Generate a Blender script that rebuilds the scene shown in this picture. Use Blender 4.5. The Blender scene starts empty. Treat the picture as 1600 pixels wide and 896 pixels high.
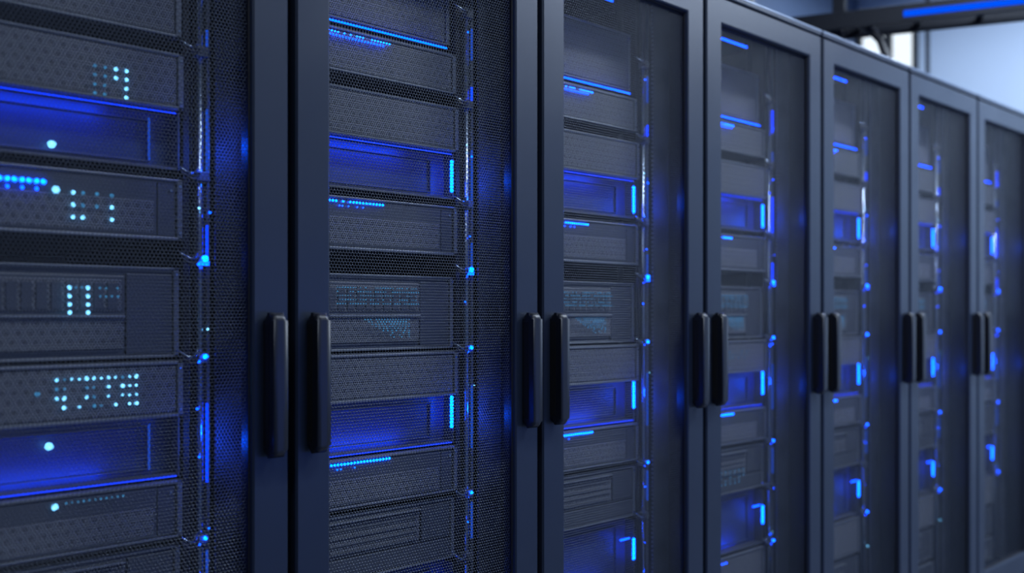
import bpy, bmesh, math, random
from mathutils import Vector, Matrix
random.seed(4)
scn = bpy.context.scene
scn.view_settings.view_transform = 'Standard'
scn.view_settings.look = 'None'

# ------------------------------------------------------------------ materials
def new_mat(name):
    m = bpy.data.materials.new(name); m.use_nodes = True
    return m, m.node_tree.nodes, m.node_tree.links

def pbr(name, col, rough=0.5, metal=0.0, noise=0.0, nscale=200, spec=0.5, coat=0.0):
    m, n, l = new_mat(name)
    b = n['Principled BSDF']
    b.inputs['Base Color'].default_value = (*col, 1)
    b.inputs['Roughness'].default_value = rough
    b.inputs['Metallic'].default_value = metal
    b.inputs['Specular IOR Level'].default_value = spec
    b.inputs['Coat Weight'].default_value = coat
    if noise:
        tc = n.new('ShaderNodeTexCoord'); nz = n.new('ShaderNodeTexNoise')
        nz.inputs['Scale'].default_value = nscale; nz.inputs['Detail'].default_value = 3
        l.new(tc.outputs['Object'], nz.inputs['Vector'])
        bp = n.new('ShaderNodeBump'); bp.inputs['Strength'].default_value = noise
        bp.inputs['Distance'].default_value = 0.0006
        l.new(nz.outputs['Fac'], bp.inputs['Height']); l.new(bp.outputs['Normal'], b.inputs['Normal'])
        nz2 = n.new('ShaderNodeTexNoise'); nz2.inputs['Scale'].default_value = 5
        l.new(tc.outputs['Object'], nz2.inputs['Vector'])
        mr = n.new('ShaderNodeMapRange'); mr.inputs['To Min'].default_value = rough-0.06; mr.inputs['To Max'].default_value = rough+0.08
        l.new(nz2.outputs['Fac'], mr.inputs['Value']); l.new(mr.outputs['Result'], b.inputs['Roughness'])
    return m

def emit(name, col, s):
    m, n, l = new_mat(name)
    n.remove(n['Principled BSDF'])
    e = n.new('ShaderNodeEmission'); e.inputs['Color'].default_value = (*col, 1); e.inputs['Strength'].default_value = s
    l.new(e.outputs[0], n['Material Output'].inputs['Surface'])
    return m

def hex_fac(n, l, p, r, soft):
    """1 inside a round hole of a hexagonal lattice laid out on X/Z (metres)."""
    tc = n.new('ShaderNodeTexCoord')
    q = p*math.sqrt(3); outs = []
    for off in (0.0, 0.5):
        a = n.new('ShaderNodeVectorMath'); a.operation = 'MULTIPLY_ADD'
        a.inputs[1].default_value = (1/p, 0, 1/q); a.inputs[2].default_value = (off, 0.5, off)
        l.new(tc.outputs['Object'], a.inputs[0])
        f = n.new('ShaderNodeVectorMath'); f.operation = 'FRACTION'; l.new(a.outputs[0], f.inputs[0])
        s = n.new('ShaderNodeVectorMath'); s.operation = 'SUBTRACT'; s.inputs[1].default_value = (.5, .5, .5)
        l.new(f.outputs[0], s.inputs[0])
        k = n.new('ShaderNodeVectorMath'); k.operation = 'MULTIPLY'; k.inputs[1].default_value = (p, 0, q)
        l.new(s.outputs[0], k.inputs[0])
        g = n.new('ShaderNodeVectorMath'); g.operation = 'LENGTH'; l.new(k.outputs[0], g.inputs[0])
        outs.append(g.outputs['Value'])
    mn = n.new('ShaderNodeMath'); mn.operation = 'MINIMUM'
    l.new(outs[0], mn.inputs[0]); l.new(outs[1], mn.inputs[1])
    mr = n.new('ShaderNodeMapRange')
    mr.inputs['From Min'].default_value = r-soft; mr.inputs['From Max'].default_value = r+soft
    mr.inputs['To Min'].default_value = 1; mr.inputs['To Max'].default_value = 0
    l.new(mn.outputs[0], mr.inputs['Value'])
    return mr.outputs['Result']

def perforated(name, col, p, r):
    m, n, l = new_mat(name); b = n['Principled BSDF']
    b.inputs['Base Color'].default_value = (*col, 1); b.inputs['Roughness'].default_value = 0.36; b.inputs['Metallic'].default_value = 0.4
    f = hex_fac(n, l, p, r, 0.0002)
    f2 = hex_fac(n, l, p, r, 0.0007)
    bp = n.new('ShaderNodeBump'); bp.inputs['Strength'].default_value = 0.8; bp.inputs['Distance'].default_value = 0.0015; bp.invert = True
    l.new(f2, bp.inputs['Height']); l.new(bp.outputs['Normal'], b.inputs['Normal'])
    t = n.new('ShaderNodeBsdfTransparent'); mx = n.new('ShaderNodeMixShader')
    l.new(f, mx.inputs[0]); l.new(b.outputs[0], mx.inputs[1]); l.new(t.outputs[0], mx.inputs[2])
    l.new(mx.outputs[0], n['Material Output'].inputs['Surface'])
    return m

def grille(name, c0, c1, p, r):
    m, n, l = new_mat(name); b = n['Principled BSDF']
    f = hex_fac(n, l, p, r, 0.0004)
    mx = n.new('ShaderNodeMixRGB'); mx.inputs[1].default_value = (*c0, 1); mx.inputs[2].default_value = (*c1, 1)
    l.new(f, mx.inputs[0]); l.new(mx.outputs[0], b.inputs['Base Color'])
    b.inputs['Roughness'].default_value = 0.5
    bp = n.new('ShaderNodeBump'); bp.inputs['Strength'].default_value = 0.8; bp.inputs['Distance'].default_value = 0.002; bp.invert = True
    l.new(f, bp.inputs['Height']); l.new(bp.outputs['Normal'], b.inputs['Normal'])
    return m

M = {}
M['paint'] = pbr('rack_paint', (0.026, 0.036, 0.060), 0.36, 0.25, 0.25, 900)
M['cap_highlight'] = pbr('cap_edge_highlight', (0.30, 0.36, 0.46), 0.3, 0.6)  # pale colour painted in for the highlight along the cap edge
M['dark'] = pbr('rack_interior', (0.004, 0.005, 0.009), 0.6)
M['black'] = pbr('gasket_and_shade_black', (0.003, 0.003, 0.005), 0.7)
M['handle'] = pbr('handle_plastic', (0.011, 0.013, 0.020), 0.34, 0.0, 0.1, 600)
M['server'] = pbr('server_bezel', (0.18, 0.20, 0.235), 0.38, 0.3, 0.15, 700)
M['server2'] = pbr('server_face', (0.08, 0.09, 0.112), 0.44, 0.3, 0.15, 700)
M['grille'] = grille('server_grille', (0.26, 0.28, 0.33), (0.014, 0.016, 0.022), 0.0050, 0.0018)
M['bay'] = pbr('bay_panel', (0.030, 0.058, 0.17), 0.4, 0.1)  # blue put into the base colour to deepen the bay glow
M['steel'] = pbr('zinc_steel', (0.45, 0.55, 0.70), 0.2, 0.9)
M['cable'] = pbr('cable_black', (0.02, 0.022, 0.03), 0.35)
M['mesh'] = perforated('door_mesh', (0.052, 0.065, 0.092), 0.0066, 0.00284)
M['liner'] = grille('perforated_liner', (0.13, 0.155, 0.21), (0.003, 0.004, 0.006), 0.0066, 0.0025)
M['blue'] = emit('led_blue', (0.0, 0.045, 1.0), 12.0)
M['bluehot'] = emit('led_blue_bright', (0.0, 0.062, 1.0), 24.0)
M['line'] = emit('led_line', (0.0, 0.032, 1.0), 3.2)
M['cyan'] = emit('led_cyan', (0.16, 0.56, 1.0), 3.4)
M['dim'] = emit('led_dim', (0.05, 0.26, 0.55), 0.9)
M['guide'] = emit('light_guide', (0.01, 0.08, 0.7), 0.8)
MI = {k: i for i, k in enumerate(M)}

# ------------------------------------------------------------------ mesh helpers
def box(bm, x0, x1, y0, y1, z0, z1, mat, bev=0.0, seg=2):
    r = bmesh.ops.create_cube(bm, size=1.0)
    vs = r['verts']
    for v in vs:
        v.co = Vector(((x0+x1)/2+v.co.x*(x1-x0), (y0+y1)/2+v.co.y*(y1-y0), (z0+z1)/2+v.co.z*(z1-z0)))
    fs = {f for v in vs for f in v.link_faces}
    for f in fs: f.material_index = MI[mat]
    if bev > 0:
        es = list({e for v in vs for e in v.link_edges})
        rr = bmesh.ops.bevel(bm, geom=es, offset=bev, segments=seg, affect='EDGES', profile=0.5, clamp_overlap=True)
        for f in rr['faces']: f.material_index = MI[mat]

def disc(bm, x, z, y, r, mat, d=0.002, seg=10):
    m = Matrix.Translation((x, y-d/2, z)) @ Matrix.Rotation(math.pi/2, 4, 'X')
    rr = bmesh.ops.create_cone(bm, cap_ends=True, segments=seg, radius1=r, radius2=r*0.8, depth=d, matrix=m)
    for f in {f for v in rr['verts'] for f in v.link_faces}: f.material_index = MI[mat]

def tube(bm, pts, r, mat, seg=8):
    rings = []
    for i, p in enumerate(pts):
        p = Vector(p)
        a = Vector(pts[max(i-1, 0)]); b = Vector(pts[min(i+1, len(pts)-1)])
        t = (b-a).normalized()
        u = t.orthogonal().normalized() if i == 0 else (rings_u - t*rings_u.dot(t)).normalized()
        rings_u = u; w = t.cross(u)
        rings.append([bm.verts.new(p+(u*math.cos(k*2*math.pi/seg)+w*math.sin(k*2*math.pi/seg))*r) for k in range(seg)])
    for i in range(len(rings)-1):
        for k in range(seg):
            f = bm.faces.new((rings[i][k], rings[i][(k+1) % seg], rings[i+1][(k+1) % seg], rings[i+1][k]))
            f.material_index = MI[mat]; f.smooth = True
    for rg in (rings[0][::-1], rings[-1]):
        f = bm.faces.new(rg); f.material_index = MI[mat]

def finish(bm, name):
    bmesh.ops.recalc_face_normals(bm, faces=bm.faces[:])
    me = bpy.data.meshes.new(name); bm.to_mesh(me); bm.free()
    for m in M.values(): me.materials.append(m)
    return me

def link(name, me, parent=None, loc=(0, 0, 0)):
    o = bpy.data.objects.new(name, me); scn.collection.objects.link(o)
    o.location = loc
    if parent: o.parent = parent
    return o

# ------------------------------------------------------------------ rack geometry
PITCH = 0.6225; L = 0.0075; R = 0.615; TOP = 2.078
SL, SR, SF = 0.026, 0.468, 0.12          # server left, right, front plane

def cabinet_mesh():
    bm = bmesh.new()
    box(bm, L, L+0.018, 0.034, 1.08, 0.02, TOP-0.016, 'dark')
    box(bm, R-0.018, R, 0.034, 1.08, 0.02, TOP-0.016, 'dark')
    box(bm, L, R, 1.06, 1.08, 0.02, TOP-0.016, 'dark')
    box(bm, L-0.004, R+0.004, 0.0, 1.085, TOP-0.018, TOP, 'paint', 0.004)
    box(bm, L-0.003, R+0.003, -0.0015, 0.006, TOP-0.006, TOP-0.0008, 'cap_highlight', 0.001)
    box(bm, L, R, 0.034, 1.08, 0.02, 0.10, 'paint', 0.003)
    box(bm, -0.0070, L+0.001, 0.05, 0.06, 0.03, TOP-0.02, 'black')       # brush seal in the gap
    for x in (0.06, 0.56):
        for y in (0.1, 1.0):
            bmesh.ops.create_cone(bm, cap_ends=True, segments=16, radius1=0.025, radius2=0.02, depth=0.02, matrix=Matrix.Translation((x, y, 0.01)))
    box(bm, 0.528, 0.596, 0.10, 0.106, 0.10, TOP-0.03, 'liner')
    box(bm, 0.478, 0.528, 0.18, 0.19, 0.10, TOP-0.03, 'dark')
    for x in (0.474,):
        box(bm, x, x+0.012, 0.115, 0.16, 0.10, TOP-0.03, 'dark', 0.001)
    return finish(bm, 'cabinet')

def door_mesh():
    bm = bmesh.new()
    sw = 0.071; z0, z1 = 0.06, TOP-0.022; ot, ob = 1.984, 0.15
    def ring(x0, x1, za, zb, y): return [bm.verts.new((x, y, z)) for x, z in ((x0, za), (x1, za), (x1, zb), (x0, zb))]
    prof = [(0.0, 0.030), (0.0, 0.004), (0.0035, 0.0), (sw-0.005, 0.0), (sw-0.0015, 0.0025), (sw, 0.008), (sw, 0.030)]
    rings = []
    for d, y in prof:
        k = d/sw
        rings.append(ring(L+d, R-d, z0+k*(ob-z0), z1-k*(z1-ot), y))
    for a, b in zip(rings, rings[1:]+rings[:1]):
        for i in range(4):
            f = bm.faces.new((a[i], a[(i+1) % 4], b[(i+1) % 4], b[i])); f.material_index = MI['paint']
    gi = 0.003
    box(bm, L+sw-0.001, L+sw+gi, 0.008, 0.032, ob, ot, 'black', 0.001)
    box(bm, R-sw-gi, R-sw+0.001, 0.008, 0.032, ob, ot, 'black', 0.001)
    box(bm, L+sw, R-sw, 0.008, 0.02, ot-gi, ot+0.001, 'black', 0.001)
    box(bm, L+sw, R-sw, 0.008, 0.02, ob-0.001, ob+gi, 'black', 0.001)
    return finish(bm, 'door_frame')

def sheet_mesh():
    bm = bmesh.new()
    v = [bm.verts.new(c) for c in ((L+0.069, 0.014, 0.15), (R-0.069, 0.014, 0.15), (R-0.069, 0.014, 1.986), (L+0.069, 0.014, 1.986))]
    f = bm.faces.new(v); f.material_index = MI['mesh']
    return finish(bm, 'door_mesh')

def handle_mesh():
    """elongated pull with rounded ends and black side plates for the shade of a pocket"""
    bm = bmesh.new()
    zc, h, w = 1.2-0.1245, 0.249, 0.028
    def stad(y0, y1, half, x0, x1, mat, r, bev):
        pts = []
        n = 8
        corners = [(y1, zc+half), (y0, zc+half), (y0, zc-half), (y1, zc-half)]
        sg = [(-1, -1, 0), (1, -1, 90), (1, 1, 180), (-1, 1, 270)]
        for (y, z), (sy, sz, a0) in zip(corners, sg):
            cy, cz = y+sy*r, z+sz*r
            for i in range(n+1):
                a = math.radians(a0+90*i/n)
                pts.append((cy+r*math.cos(a), cz+r*math.sin(a)))
        va = [bm.verts.new((x0, y, z)) for y, z in pts]
        vb = [bm.verts.new((x1, y, z)) for y, z in pts]
        fa = bm.faces.new(va); fb = bm.faces.new(vb[::-1])
        fs = [fa, fb]
        for i in range(len(pts)):
            j = (i+1) % len(pts)
            fs.append(bm.faces.new((va[i], vb[i], vb[j], va[j])))
        for f in fs: f.material_index = MI[mat]
        es = list(fa.edges)+list(fb.edges)
        rr = bmesh.ops.bevel(bm, geom=es, offset=bev, segments=4, affect='EDGES', profile=0.5)
        for f in rr['faces']: f.material_index = MI[mat]; f.smooth = True
        for f in fs:
            if f.is_valid and f not in (fa, fb): f.smooth = True
    stad(-0.034, 0.001, h/2, -w/2, w/2, 'handle', 0.014, 0.009)
    for s in (-1, 1):
        box(bm, s*(w/2)-0.0006, s*(w/2)+0.0006, -0.018, -0.002, zc-h/2+0.02, zc+h/2-0.02, 'black', 0.0)  # flat black plate painted in for the shade of a side pocket
    return finish(bm, 'handle')

UNITS = [  # z0, z1, style, forward offset
    (1.785, 1.935, 'grille', 0.012), (1.675, 1.7615, 'grille', -0.010), (1.5495, 1.645, 'grille', -0.018),
    (1.3247, 1.4295, 'plain', -0.014), (1.123, 1.278, 'panel', 0.0), (1.022, 1.117, 'grille', -0.016),
    (0.813, 0.911, 'plain', -0.014), (0.666, 0.799, 'panel2', -0.004), (0.36, 0.482, 'grille', -0.008), (0.225, 0.345, 'panel2', 0.0), (0.115, 0.21, 'plain', -0.005)]
BAYS = [(1.4475, 1.5475), (0.917, 1.020), (0.49, 0.655)]

def servers_mesh():
    bm = bmesh.new()
    for z0, z1, st, off in UNITS:
        y = SF+off
        box(bm, SL, SR, y+0.003, 0.78, z0, z1, 'server2', 0.002)
        t = 0.005
        box(bm, SL, SR, y-0.004, y+0.006, z1-t, z1, 'server', 0.0015)
        box(bm, SL, SR, y-0.004, y+0.006, z0, z0+t, 'server', 0.0015)
        box(bm, SR-0.010, SR, y-0.004, y+0.006, z0, z1, 'server', 0.0015)
        box(bm, SL, SL+0.010, y-0.004, y+0.006, z0, z1, 'server', 0.0015)
        if st == 'grille':
            box(bm, SL+0.012, SR-0.012, y-0.001, y+0.004, z0+0.007, z1-0.007, 'grille', 0.001)
        elif st == 'plain':
            box(bm, SL+0.012, SR-0.045, y-0.001, y+0.004, z0+0.007, z1-0.007, 'server2', 0.001)
            box(bm, SL+0.016, SR-0.050, y-0.002, y+0.004, z0+0.011, z1-0.040, 'grille', 0.001)
            box(bm, SR-0.043, SR-0.012, y-0.0, y+0.004, z0+0.007, z1-0.007, 'server2', 0.001)
            disc(bm, SR-0.02, z1-0.02, y-0.001, 0.003, 'steel')
        elif st == 'panel':
            e = 0.372
            box(bm, SL+0.012, e, y-0.008, y+0.004, z1-0.082, z1-0.016, 'server2', 0.002)
            box(bm, SL+0.018, e-0.006, y-0.010, y+0.0, z1-0.076, z1-0.023, 'grille', 0.001)
            box(bm, SL+0.012, e, y-0.006, y+0.004, z0+0.016, z1-0.086, 'grille', 0.002)
            box(bm, SL+0.012, e, y-0.012, y+0.004, z1-0.0858, z1-0.082, 'server', 0.001)
            box(bm, e+0.004, SR-0.012, y-0.003, y+0.004, z0+0.007, z1-0.012, 'server2', 0.002)
            for i in range(14):
                box(bm, SL+0.03+i*0.022, SL+0.047+i*0.022, y-0.0115, y-0.009, z1-0.073, z1-0.028, 'server2', 0.0008)
        elif st == 'panel2':
            e = 0.372
            box(bm, SL+0.012, e, y-0.003, y+0.004, z0+0.05, z1-0.018, 'grille', 0.002)
            for k in range(4):
                box(bm, SL+0.02, e-0.008, y-0.006, y-0.002, z0+0.056+k*0.015, z0+0.060+k*0.015, 'server2', 0.001)
            box(bm, SL+0.012, SR-0.012, y-0.004, y+0.004, z0+0.007, z0+0.046, 'server2', 0.002)
            box(bm, e+0.005, SR-0.012, y-0.003, y+0.004, z0+0.05, z1-0.010, 'server2', 0.002)
            box(bm, SL+0.012, e, y-0.010, y+0.004, z1-0.016, z1-0.012, 'server', 0.001)
        for zz in (z0+0.012, z1-0.012):
            disc(bm, SR-0.005, zz, y-0.004, 0.0028, 'steel', 0.0015, 8)
    for z0, z1 in BAYS:     # open recessed bays
        y = SF+0.024
        box(bm, SL, SR, y, 0.7, z0, z1, 'bay', 0.001)
        box(bm, SL, SR, SF-0.004, y+0.005, z0-0.001, z0+0.004, 'server2', 0.001)
        box(bm, SR-0.004, SR, SF-0.006, y+0.005, z0, z1, 'server2', 0.001)
        for a in ((SL+0.01, 0.424, z0+0.012, z0+0.015), (SL+0.01, 0.424, z1-0.018, z1-0.015), (0.421, 0.424, z0+0.012, z1-0.015)):
            box(bm, a[0], a[1], y-0.005, y+0.002, a[2], a[3], 'bay', 0.0008)
    return finish(bm, 'servers')

def cable_mesh():
    bm = bmesh.new()
    rnd = random.Random(11)
    x = 0.507
    tube(bm, [(x, 0.118, 0.11), (x, 0.118, TOP-0.03)], 0.0065, 'steel', 12)
    box(bm, x+0.010, x+0.016, 0.112, 0.150, 0.11, TOP-0.03, 'server', 0.001)
    for k in range(4):
        pts = []
        xx = x-0.016+k*0.0085; ph = rnd.random()*6
        n = 60
        for i in range(n+1):
            z = 0.12+(TOP-0.17)*i/n
            pts.append((xx+0.003*math.sin(z*9+ph), 0.132+0.006*math.sin(z*6+ph*2), z))
        tube(bm, pts, 0.0026, 'cable' if k % 2 else 'server', 6)
    for z in (1.292, 1.12, 0.80, 0.66, 1.66, 0.49, 1.86, 1.44):
        box(bm, x-0.012, x+0.012, 0.106, 0.13, z-0.009, z+0.009, 'server', 0.002)
        pts = []
        for i in range(9):
            t = i/8
            pts.append((x-0.008-(0.034)*t, 0.104-0.012*math.sin(t*math.pi), z+0.004-0.012*math.sin(t*math.pi)))
        tube(bm, pts, 0.0022, 'cable', 6)
        pts = [(p[0], p[1]+0.006, p[2]+0.010) for p in pts]
        tube(bm, pts, 0.0022, 'steel', 6)
    return finish(bm, 'cable_loom')

def led_mesh(var):
    bm = bmesh.new(); rnd = random.Random(3+var)
    y = SF-0.012
    def dots(u0, u1, n, z, r, mat, prob=1.0, yy=None):
        for i in range(n):
            if rnd.random() <= prob:
                disc(bm, u0+(u1-u0)*i/max(1, n-1), z, (yy if yy is not None else y)-0.006, r, mat, 0.002, 8)
    b0, b1, b2 = BAYS
    box(bm, SL, SR-0.006, SF-0.006, SF-0.003, b0[1]-0.003, b0[1]-0.001, 'line')
    box(bm, SL, SR-0.006, SF-0.007, SF-0.004, b1[0]-0.001, b1[0]+0.001, 'line')
    box(bm, SL, 0.445 if var != 1 else 0.2, SF-0.010, SF-0.007, 1.772, 1.775, 'blue')
    box(bm, SL, 0.38, SF-0.006, SF-0.003, 2.0, 2.004, 'blue')
    if var != 1:
        for za, zb in ((1.462, 1.532), (0.950, 1.019), (0.553, 0.608)):
            n = 9
            for i in range(n):
                z = za+(zb-za)*(i+.5)/n
                disc(bm, SR-0.0105, z, SF-0.010, 0.0046, 'bluehot', 0.003, 8)
        for i in range(5): disc(bm, 0.405+i*0.008, 0.612, SF-0.010, 0.0028, 'blue', 0.003, 8)
        dots(SL+0.02, 0.277, 32, 1.742, 0.0022, 'blue', .9)
        dots(SL+0.02, 0.285, 34, 1.749, 0.0020, 'bluehot', .9)
        dots(SL+0.02, 0.277, 30, 1.419, 0.0025, 'bluehot', .9)
        dots(SL+0.02, 0.22, 26, 1.410, 0.0018, 'blue', .5)
        dots(SL+0.02, 0.285, 32, 0.902, 0.0028, 'bluehot', .95)
        dots(SL+0.02, 0.20, 20, 0.893, 0.0016, 'blue', .4)
        dots(SL+0.02, 0.25, 20, 0.470, 0.0026, 'blue', .9)
        for k in range(5):
            dots(0.16, 0.36, 34, 1.250-k*0.008, 0.0012, 'dim', .75, y)
        for k in range(9):
            dots(0.225+k*0.009, 0.335, max(3, 17-k*2), 1.186-k*0.0045, 0.0015, 'dim', .9, y)
        if var == 2:
            for k in range(5): dots(0.20, 0.34, 7, 0.735-k*0.009, 0.0018, 'dim', .7)
            for k in range(3): dots(0.16, 0.36, 14, 1.085-k*0.009, 0.0015, 'dim', .5)
    else:
        yy = y-0.006
        for c, u in enumerate((0.318, 0.334, 0.352, 0.369)):
            for k in range(4):
                if c in (0, 3) or rnd.random() < .55:
                    disc(bm, u, 1.600-k*0.0148, yy-0.004, 0.0032 if c > 1 else 0.0028, 'cyan' if c > 1 else 'dim', .002)
        disc(bm, 0.262, 1.470, SF+0.010, 0.0062, 'cyan', .006, 16)
        for i in range(12): disc(bm, 0.125+i*0.0105, 1.405, yy-0.002, 0.0040, 'bluehot')
        for i in range(0, 11, 2): disc(bm, 0.125+i*0.0105, 1.393, yy-0.002, 0.0030, 'blue')
        disc(bm, 0.259, 1.394, yy-0.002, 0.0060, 'cyan')
        for c, u in enumerate((0.285, 0.300, 0.322, 0.346)):
            for k in range(3):
                if rnd.random() < .85: disc(bm, u, 1.392-k*0.0195, yy-0.002, 0.0034, 'cyan' if rnd.random() < .6 else 'dim')
        for c in range(9):
            u = 0.278+c*0.0095
            for k in range(4):
                on = c in (0, 3)
                if on: disc(bm, u, 1.240-k*0.0132, yy-0.006, 0.0034, 'cyan')
                elif rnd.random() < (.5 if k < 2 else .1): disc(bm, u, 1.240-k*0.0132, yy-0.006, 0.0022, 'dim')
        for c in range(12):
            u = 0.260+c*0.0115
            for k in range(4):
                if k == 0 or (k < 3 and c in (0, 1, 4, 5, 7, 9, 10, 11)) or (k == 3 and c in (1, 3, 5, 6, 8, 10, 11)):
                    disc(bm, u, 1.094-k*0.0150, yy-0.002, rnd.choice((.0022, .0028, .0034)), 'cyan' if rnd.random() < .65 else 'dim')
        disc(bm, 0.232, 1.073, yy, 0.004, 'dim')
        disc(bm, 0.258, 0.986, SF+0.010, 0.0062, 'cyan', .006, 16)
        disc(bm, 0.258, 0.893, yy, 0.0052, 'cyan')
        for i in range(11): disc(bm, 0.275+i*0.009, 0.897, yy, 0.0016, 'dim')
        box(bm, 0.4205, 0.4235, SF+0.012, SF+0.015, 1.462, 1.535, 'guide')
        box(bm, 0.4205, 0.4235, SF+0.012, SF+0.015, 0.93, 1.008, 'guide')
    x = 0.507
    for a, b in ((1.83, 1.76), (1.56, 1.44), (1.355, 1.30), (1.04, 0.90), (1.70, 1.67), (0.78, 0.70)):
        box(bm, x+0.0075, x+0.0105, 0.108, 0.112, b, a, 'line' if rnd.random() < .35 else 'guide')
    for z, r in ((1.292, .0065), (1.12, .0045), (0.80, .0035), (0.49, .004)):
        disc(bm, x+0.003, z+0.003, 0.104, r, 'bluehot', .003)
        disc(bm, x-0.009, z-0.006, 0.104, r*.7, 'blue', .003)
    box(bm, x-0.010, x+0.010, 0.102, 0.105, 1.283, 1.290, 'blue')
    for i in range(11):
        disc(bm, x+rnd.uniform(-.018, .014), rnd.uniform(0.3, 1.95), 0.106, rnd.choice((.0014, .002, .0026)), rnd.choice(('blue', 'guide', 'cyan', 'blue')), .002, 8)
    return finish(bm, 'status_leds')

cab, door, sheet, hand, serv, cabl = cabinet_mesh(), door_mesh(), sheet_mesh(), handle_mesh(), servers_mesh(), cable_mesh()
leds = {v: led_mesh(v) for v in (0, 1, 2)}
# lights added to strengthen the blue glow in the bays and cable channel
def lamp(name, size, sy, p, col):
    ld = bpy.data.lights.new(name, 'AREA'); ld.shape = 'RECTANGLE'; ld.size = size; ld.size_y = sy; ld.energy = p; ld.color = col
    return ld
bay_l = lamp('bay_glow_fill', 0.30, 0.012, 0.26, (0.0, 0.065, 1.0))
side_l = bpy.data.lights.new('channel_glow_fill', 'POINT'); side_l.energy = 0.42; side_l.color = (0.0, 0.07, 1.0); side_l.shadow_soft_size = 0.012
X1 = 0.889-PITCH
for i in range(0, 10):
    e = bpy.data.objects.new('server_rack', None); scn.collection.objects.link(e)
    e.location = (X1+(i-1)*PITCH, 0, 0); e.empty_display_size = 0.2
    link('cabinet', cab, e); link('door_frame', door, e); link('door_mesh', sheet, e)
    link('handle_left', hand, e, (L+0.0355, 0, 0)); link('handle_right', hand, e, (R-0.0355, 0, 0))
    link('servers', serv, e); link('cable_loom', cabl, e)
    link('status_leds', leds[1 if i == 1 else (2 if i % 3 == 1 else 0)], e)
    for k, (a, b) in enumerate(BAYS):
        lo = link('bay_glow_fill_%d' % k, bay_l, e, (0.20, SF-0.006, (b-0.006) if k == 0 else (a+0.008)))
        lo.rotation_euler = (math.radians(40), 0, 0) if k == 0 else (math.radians(145), 0, 0)
    for k, z in enumerate((1.49, 0.975)):
        link('channel_glow_fill_%d' % k, side_l, e, (0.525, 0.055, z))

# ------------------------------------------------------------------ room
def simple_box(name, x0, x1, y0, y1, z0, z1, mat, bev=0):
    bm = bmesh.new()
    MI['_'] = 0
    box(bm, x0, x1, y0, y1, z0, z1, '_', bev)
    me = bpy.data.meshes.new(name); bmesh.ops.recalc_face_normals(bm, faces=bm.faces[:]); bm.to_mesh(me); bm.free(); me.materials.append(mat)
    return link(name, me)

wallm = pbr('wall_paint', (0.55, 0.66, 0.82), 0.8, 0, 0.1, 60)
wallb = pbr('wall_panel_blue', (0.10, 0.145, 0.24), 0.6, 0, 0.1, 60)
m, n, l = new_mat('floor_tiles'); b = n['Principled BSDF']
tc = n.new('ShaderNodeTexCoord'); br = n.new('ShaderNodeTexBrick'); br.offset = 0
br.inputs['Scale'].default_value = 1; br.inputs['Brick Width'].default_value = .6; br.inputs['Row Height'].default_value = .6
br.inputs['Mortar Size'].default_value = .004; br.inputs['Color1'].default_value = (.09, .105, .15, 1); br.inputs['Color2'].default_value = (.10, .12, .16, 1); br.inputs['Mortar'].default_value = (.03, .03, .04, 1)
l.new(tc.outputs['Object'], br.inputs['Vector']); l.new(br.outputs['Color'], b.inputs['Base Color']); b.inputs['Roughness'].default_value = .3
floorm = m
RX0, RX1, RY0, RY1, H = -2.6, 7.0, -3.2, 2.0, 3.6
simple_box('floor', RX0-.1, RX1+.1, RY0-.1, RY1+.1, -.1, 0, floorm)
simple_box('ceiling', RX0-.1, RX1+.1, RY0-.1, RY1+.1, H, H+.1, pbr('ceiling_paint', (.45, .50, .58), .9))
simple_box('wall_back', RX0-.1, RX1+.1, RY1, RY1+.1, 0, H, wallb)
simple_box('wall_front', RX0-.1, RX1+.1, RY0-.1, RY0, 0, H, pbr('wall_front_paint', (.15, .19, .27), .8))
simple_box('wall_left', RX0-.1, RX0, RY0, RY1, 0, H, pbr('wall_left_paint', (.06, .08, .13), .8))
simple_box('wall_right', RX1, RX1+.1, RY0, RY1, 0, H, wallm)

we = bpy.data.objects.new('window_1', None); scn.collection.objects.link(we)
fr = pbr('window_frame', (.02, .024, .03), .4)
def child(o, p): o.parent = p; return o
child(simple_box('pane', RX1-.012, RX1-.002, 1.55, 1.97, 1.2, 3.3, emit('daylight_pane', (.80, .90, 1), 1.2)), we)
for nm, a, bb in (('jamb_1', 1.53, 1.56), ('jamb_2', 1.955, 1.99), ('mullion', 1.72, 1.77)):
    child(simple_box(nm, RX1-.05, RX1, a, bb, 1.18, 3.32, fr, .003), we)
child(simple_box('head', RX1-.05, RX1, 1.53, 1.99, 3.295, 3.32, fr), we)
child(simple_box('sill', RX1-.05, RX1, 1.53, 1.99, 1.18, 1.205, fr), we)

te = bpy.data.objects.new('cable_tray', None); scn.collection.objects.link(te)
A = Vector((3.85, 0.606)); B = Vector((4.17, -0.117)); d = (B-A).normalized()
te.location = (A.x, A.y, 0); te.rotation_euler = (0, 0, math.atan2(d.y, d.x))
trm = pbr('tray_steel', (.012, .015, .023), .35, .4)
zt = 2.432
child(simple_box('rail_front', -.30, 2.6, -.09, -.075, zt-.032, zt+.042, trm, .003), te)
child(simple_box('rail_rear', -.30, 2.6, .075, .09, zt-.032, zt+.042, trm, .003), te)
for k in range(11):
    child(simple_box('rung_%d' % k, -.10+k*.24, -.075+k*.24, -.08, .08, zt-.01, zt+.005, trm), te)
child(simple_box('light_strip', .34, 2.5, -.096, -.088, zt-.010, zt+.014, emit('tray_led', (.0, .09, 1), 1.0)), te)
for k, xx in enumerate((.06, 1.2, 2.3)):
    child(simple_box('hanger_%d' % k, xx, xx+.05, -.075, -.06, zt, H, trm, .002), te)
    child(simple_box('hanger_rear_%d' % k, xx, xx+.05, .06, .075, zt, H, trm, .002), te)
bmk = bmesh.new()
zb = TOP+.013
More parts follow.
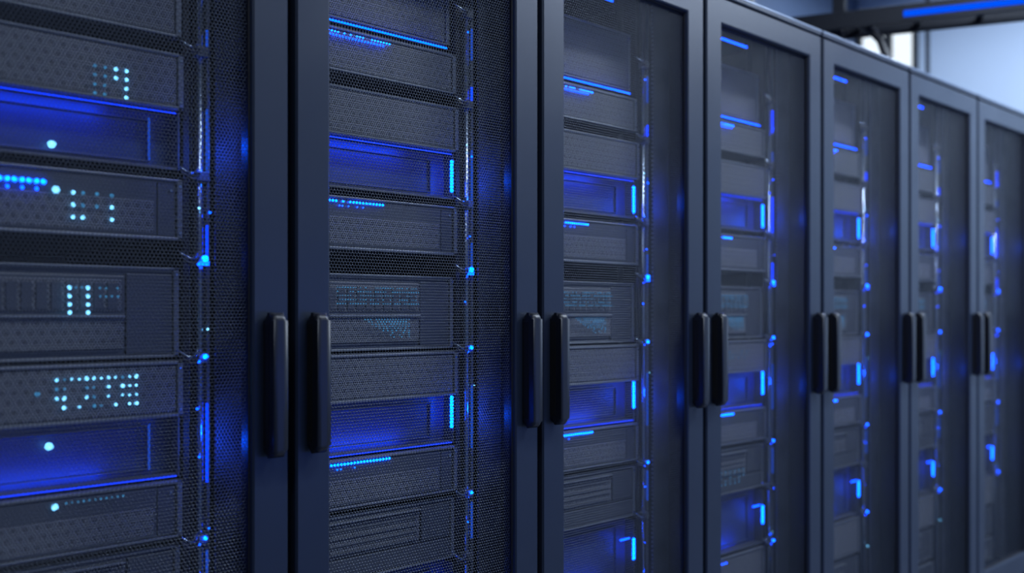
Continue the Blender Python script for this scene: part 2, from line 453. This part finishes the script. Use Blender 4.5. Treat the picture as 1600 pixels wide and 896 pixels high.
tube(bmk, [(.14, -.03, zt+.02), (.20, -.03, zt-.02), (.25, -.03, zt-.08), (.275, -.03, zt-.16), (.28, -.03, zt-.26), (.28, -.03, zb)], .018, 'cable', 12)
tube(bmk, [(.08, .0, zt+.02), (.09, .0, zt-.06), (.12, .0, zt-.12), (.16, .0, zt-.18), (.17, .0, zb)], .016, 'cable', 10)
tube(bmk, [(-.02, .05, zt), (.0, .05, zt-.05), (.06, .04, zt-.08), (.12, .0, zt-.10)], .016, 'cable', 10)
child(link('support_bracket', finish(bmk, 'support_bracket')), te)
child(simple_box('bracket_foot', .12, .34, -.06, .04, TOP+.0005, TOP+.0125, trm, .002), te)

# conduit running above the racks, along the row, hung from the ceiling
ce = bpy.data.objects.new('overhead_conduit', None); scn.collection.objects.link(ce); ce.location = (0, 1.05, 0)
bmk = bmesh.new(); tube(bmk, [(-2.4, 0, 2.62), (2.5, 0, 2.62), (6.95, 0, 2.62)], .035, 'cable', 14)
child(link('pipe', finish(bmk, 'pipe')), ce)
for k in range(5):
    child(simple_box('strap_%d' % k, -2+k*2.0, -1.97+k*2.0, -.008, .008, 2.62, H, trm), ce)

def luminaire(x, y, sx, sy, p, col=(.74, .85, 1)):
    e = bpy.data.objects.new('ceiling_light', None); scn.collection.objects.link(e); e.location = (x, y, H)
    child(simple_box('housing', -sx/2-.02, sx/2+.02, -sy/2-.02, sy/2+.02, -.05, 0, trm, .004), e)
    child(simple_box('diffuser', -sx/2, sx/2, -sy/2, sy/2, -.056, -.048, emit('diffuser', col, 2.0)), e)
    ld = bpy.data.lights.new('lamp', 'AREA'); ld.shape = 'RECTANGLE'; ld.size = sx; ld.size_y = sy; ld.energy = p; ld.color = col
    lo = bpy.data.objects.new('lamp', ld); scn.collection.objects.link(lo); lo.location = (0, 0, -.065); lo.parent = e
luminaire(-.6, -1.5, 1.2, .3, 14); luminaire(1.6, -1.5, 1.2, .3, 36); luminaire(3.8, -1.5, 1.2, .3, 100)
luminaire(5.9, -0.6, .3, 1.6, 88, (.72, .84, 1)); luminaire(5.3, -2.2, 1.2, .3, 60)  # unseen fixtures added to brighten the far stiles and right wall
luminaire(5.9, 1.2, .3, .6, 13, (.72, .84, 1))

# unseen blue strip and light, added to spill blue onto the racks
be = bpy.data.objects.new('blue_spill_helper', None); scn.collection.objects.link(be); be.location = (2.6, RY0, 0.85)
child(simple_box('spill_helper_body', -1.6, 1.6, 0, .04, -.04, .04, trm, .004), be)
child(simple_box('spill_helper_strip', -1.58, 1.58, .038, .044, -.02, .02, emit('spill_helper_glow', (0, .07, 1), 4)), be)
bl = bpy.data.objects.new('batten_lamp', lamp('batten_lamp', 3.1, .06, 7, (0, .10, 1))); scn.collection.objects.link(bl)
bl.parent = be; bl.location = (0, .05, 0); bl.rotation_euler = (math.pi/2, 0, 0)

w = bpy.data.worlds.new('World'); scn.world = w; w.use_nodes = True
w.node_tree.nodes['Background'].inputs[0].default_value = (.35, .45, .7, 1); w.node_tree.nodes['Background'].inputs[1].default_value = .3

# ------------------------------------------------------------------ camera
cd = bpy.data.cameras.new('camera'); cam = bpy.data.objects.new('camera', cd); scn.collection.objects.link(cam)
th = math.atan2(1570, 1500)
cam.location = (0, -1.49, 1.2); cam.rotation_euler = (math.pi/2, 0, th-math.pi/2)
cd.sensor_width = 36; cd.lens = 36*1500/1600; cd.shift_y = 41/1600
cd.dof.use_dof = True; cd.dof.focus_distance = 1.95; cd.dof.aperture_fstop = 1.7
cd.clip_start = .05
scn.camera = cam
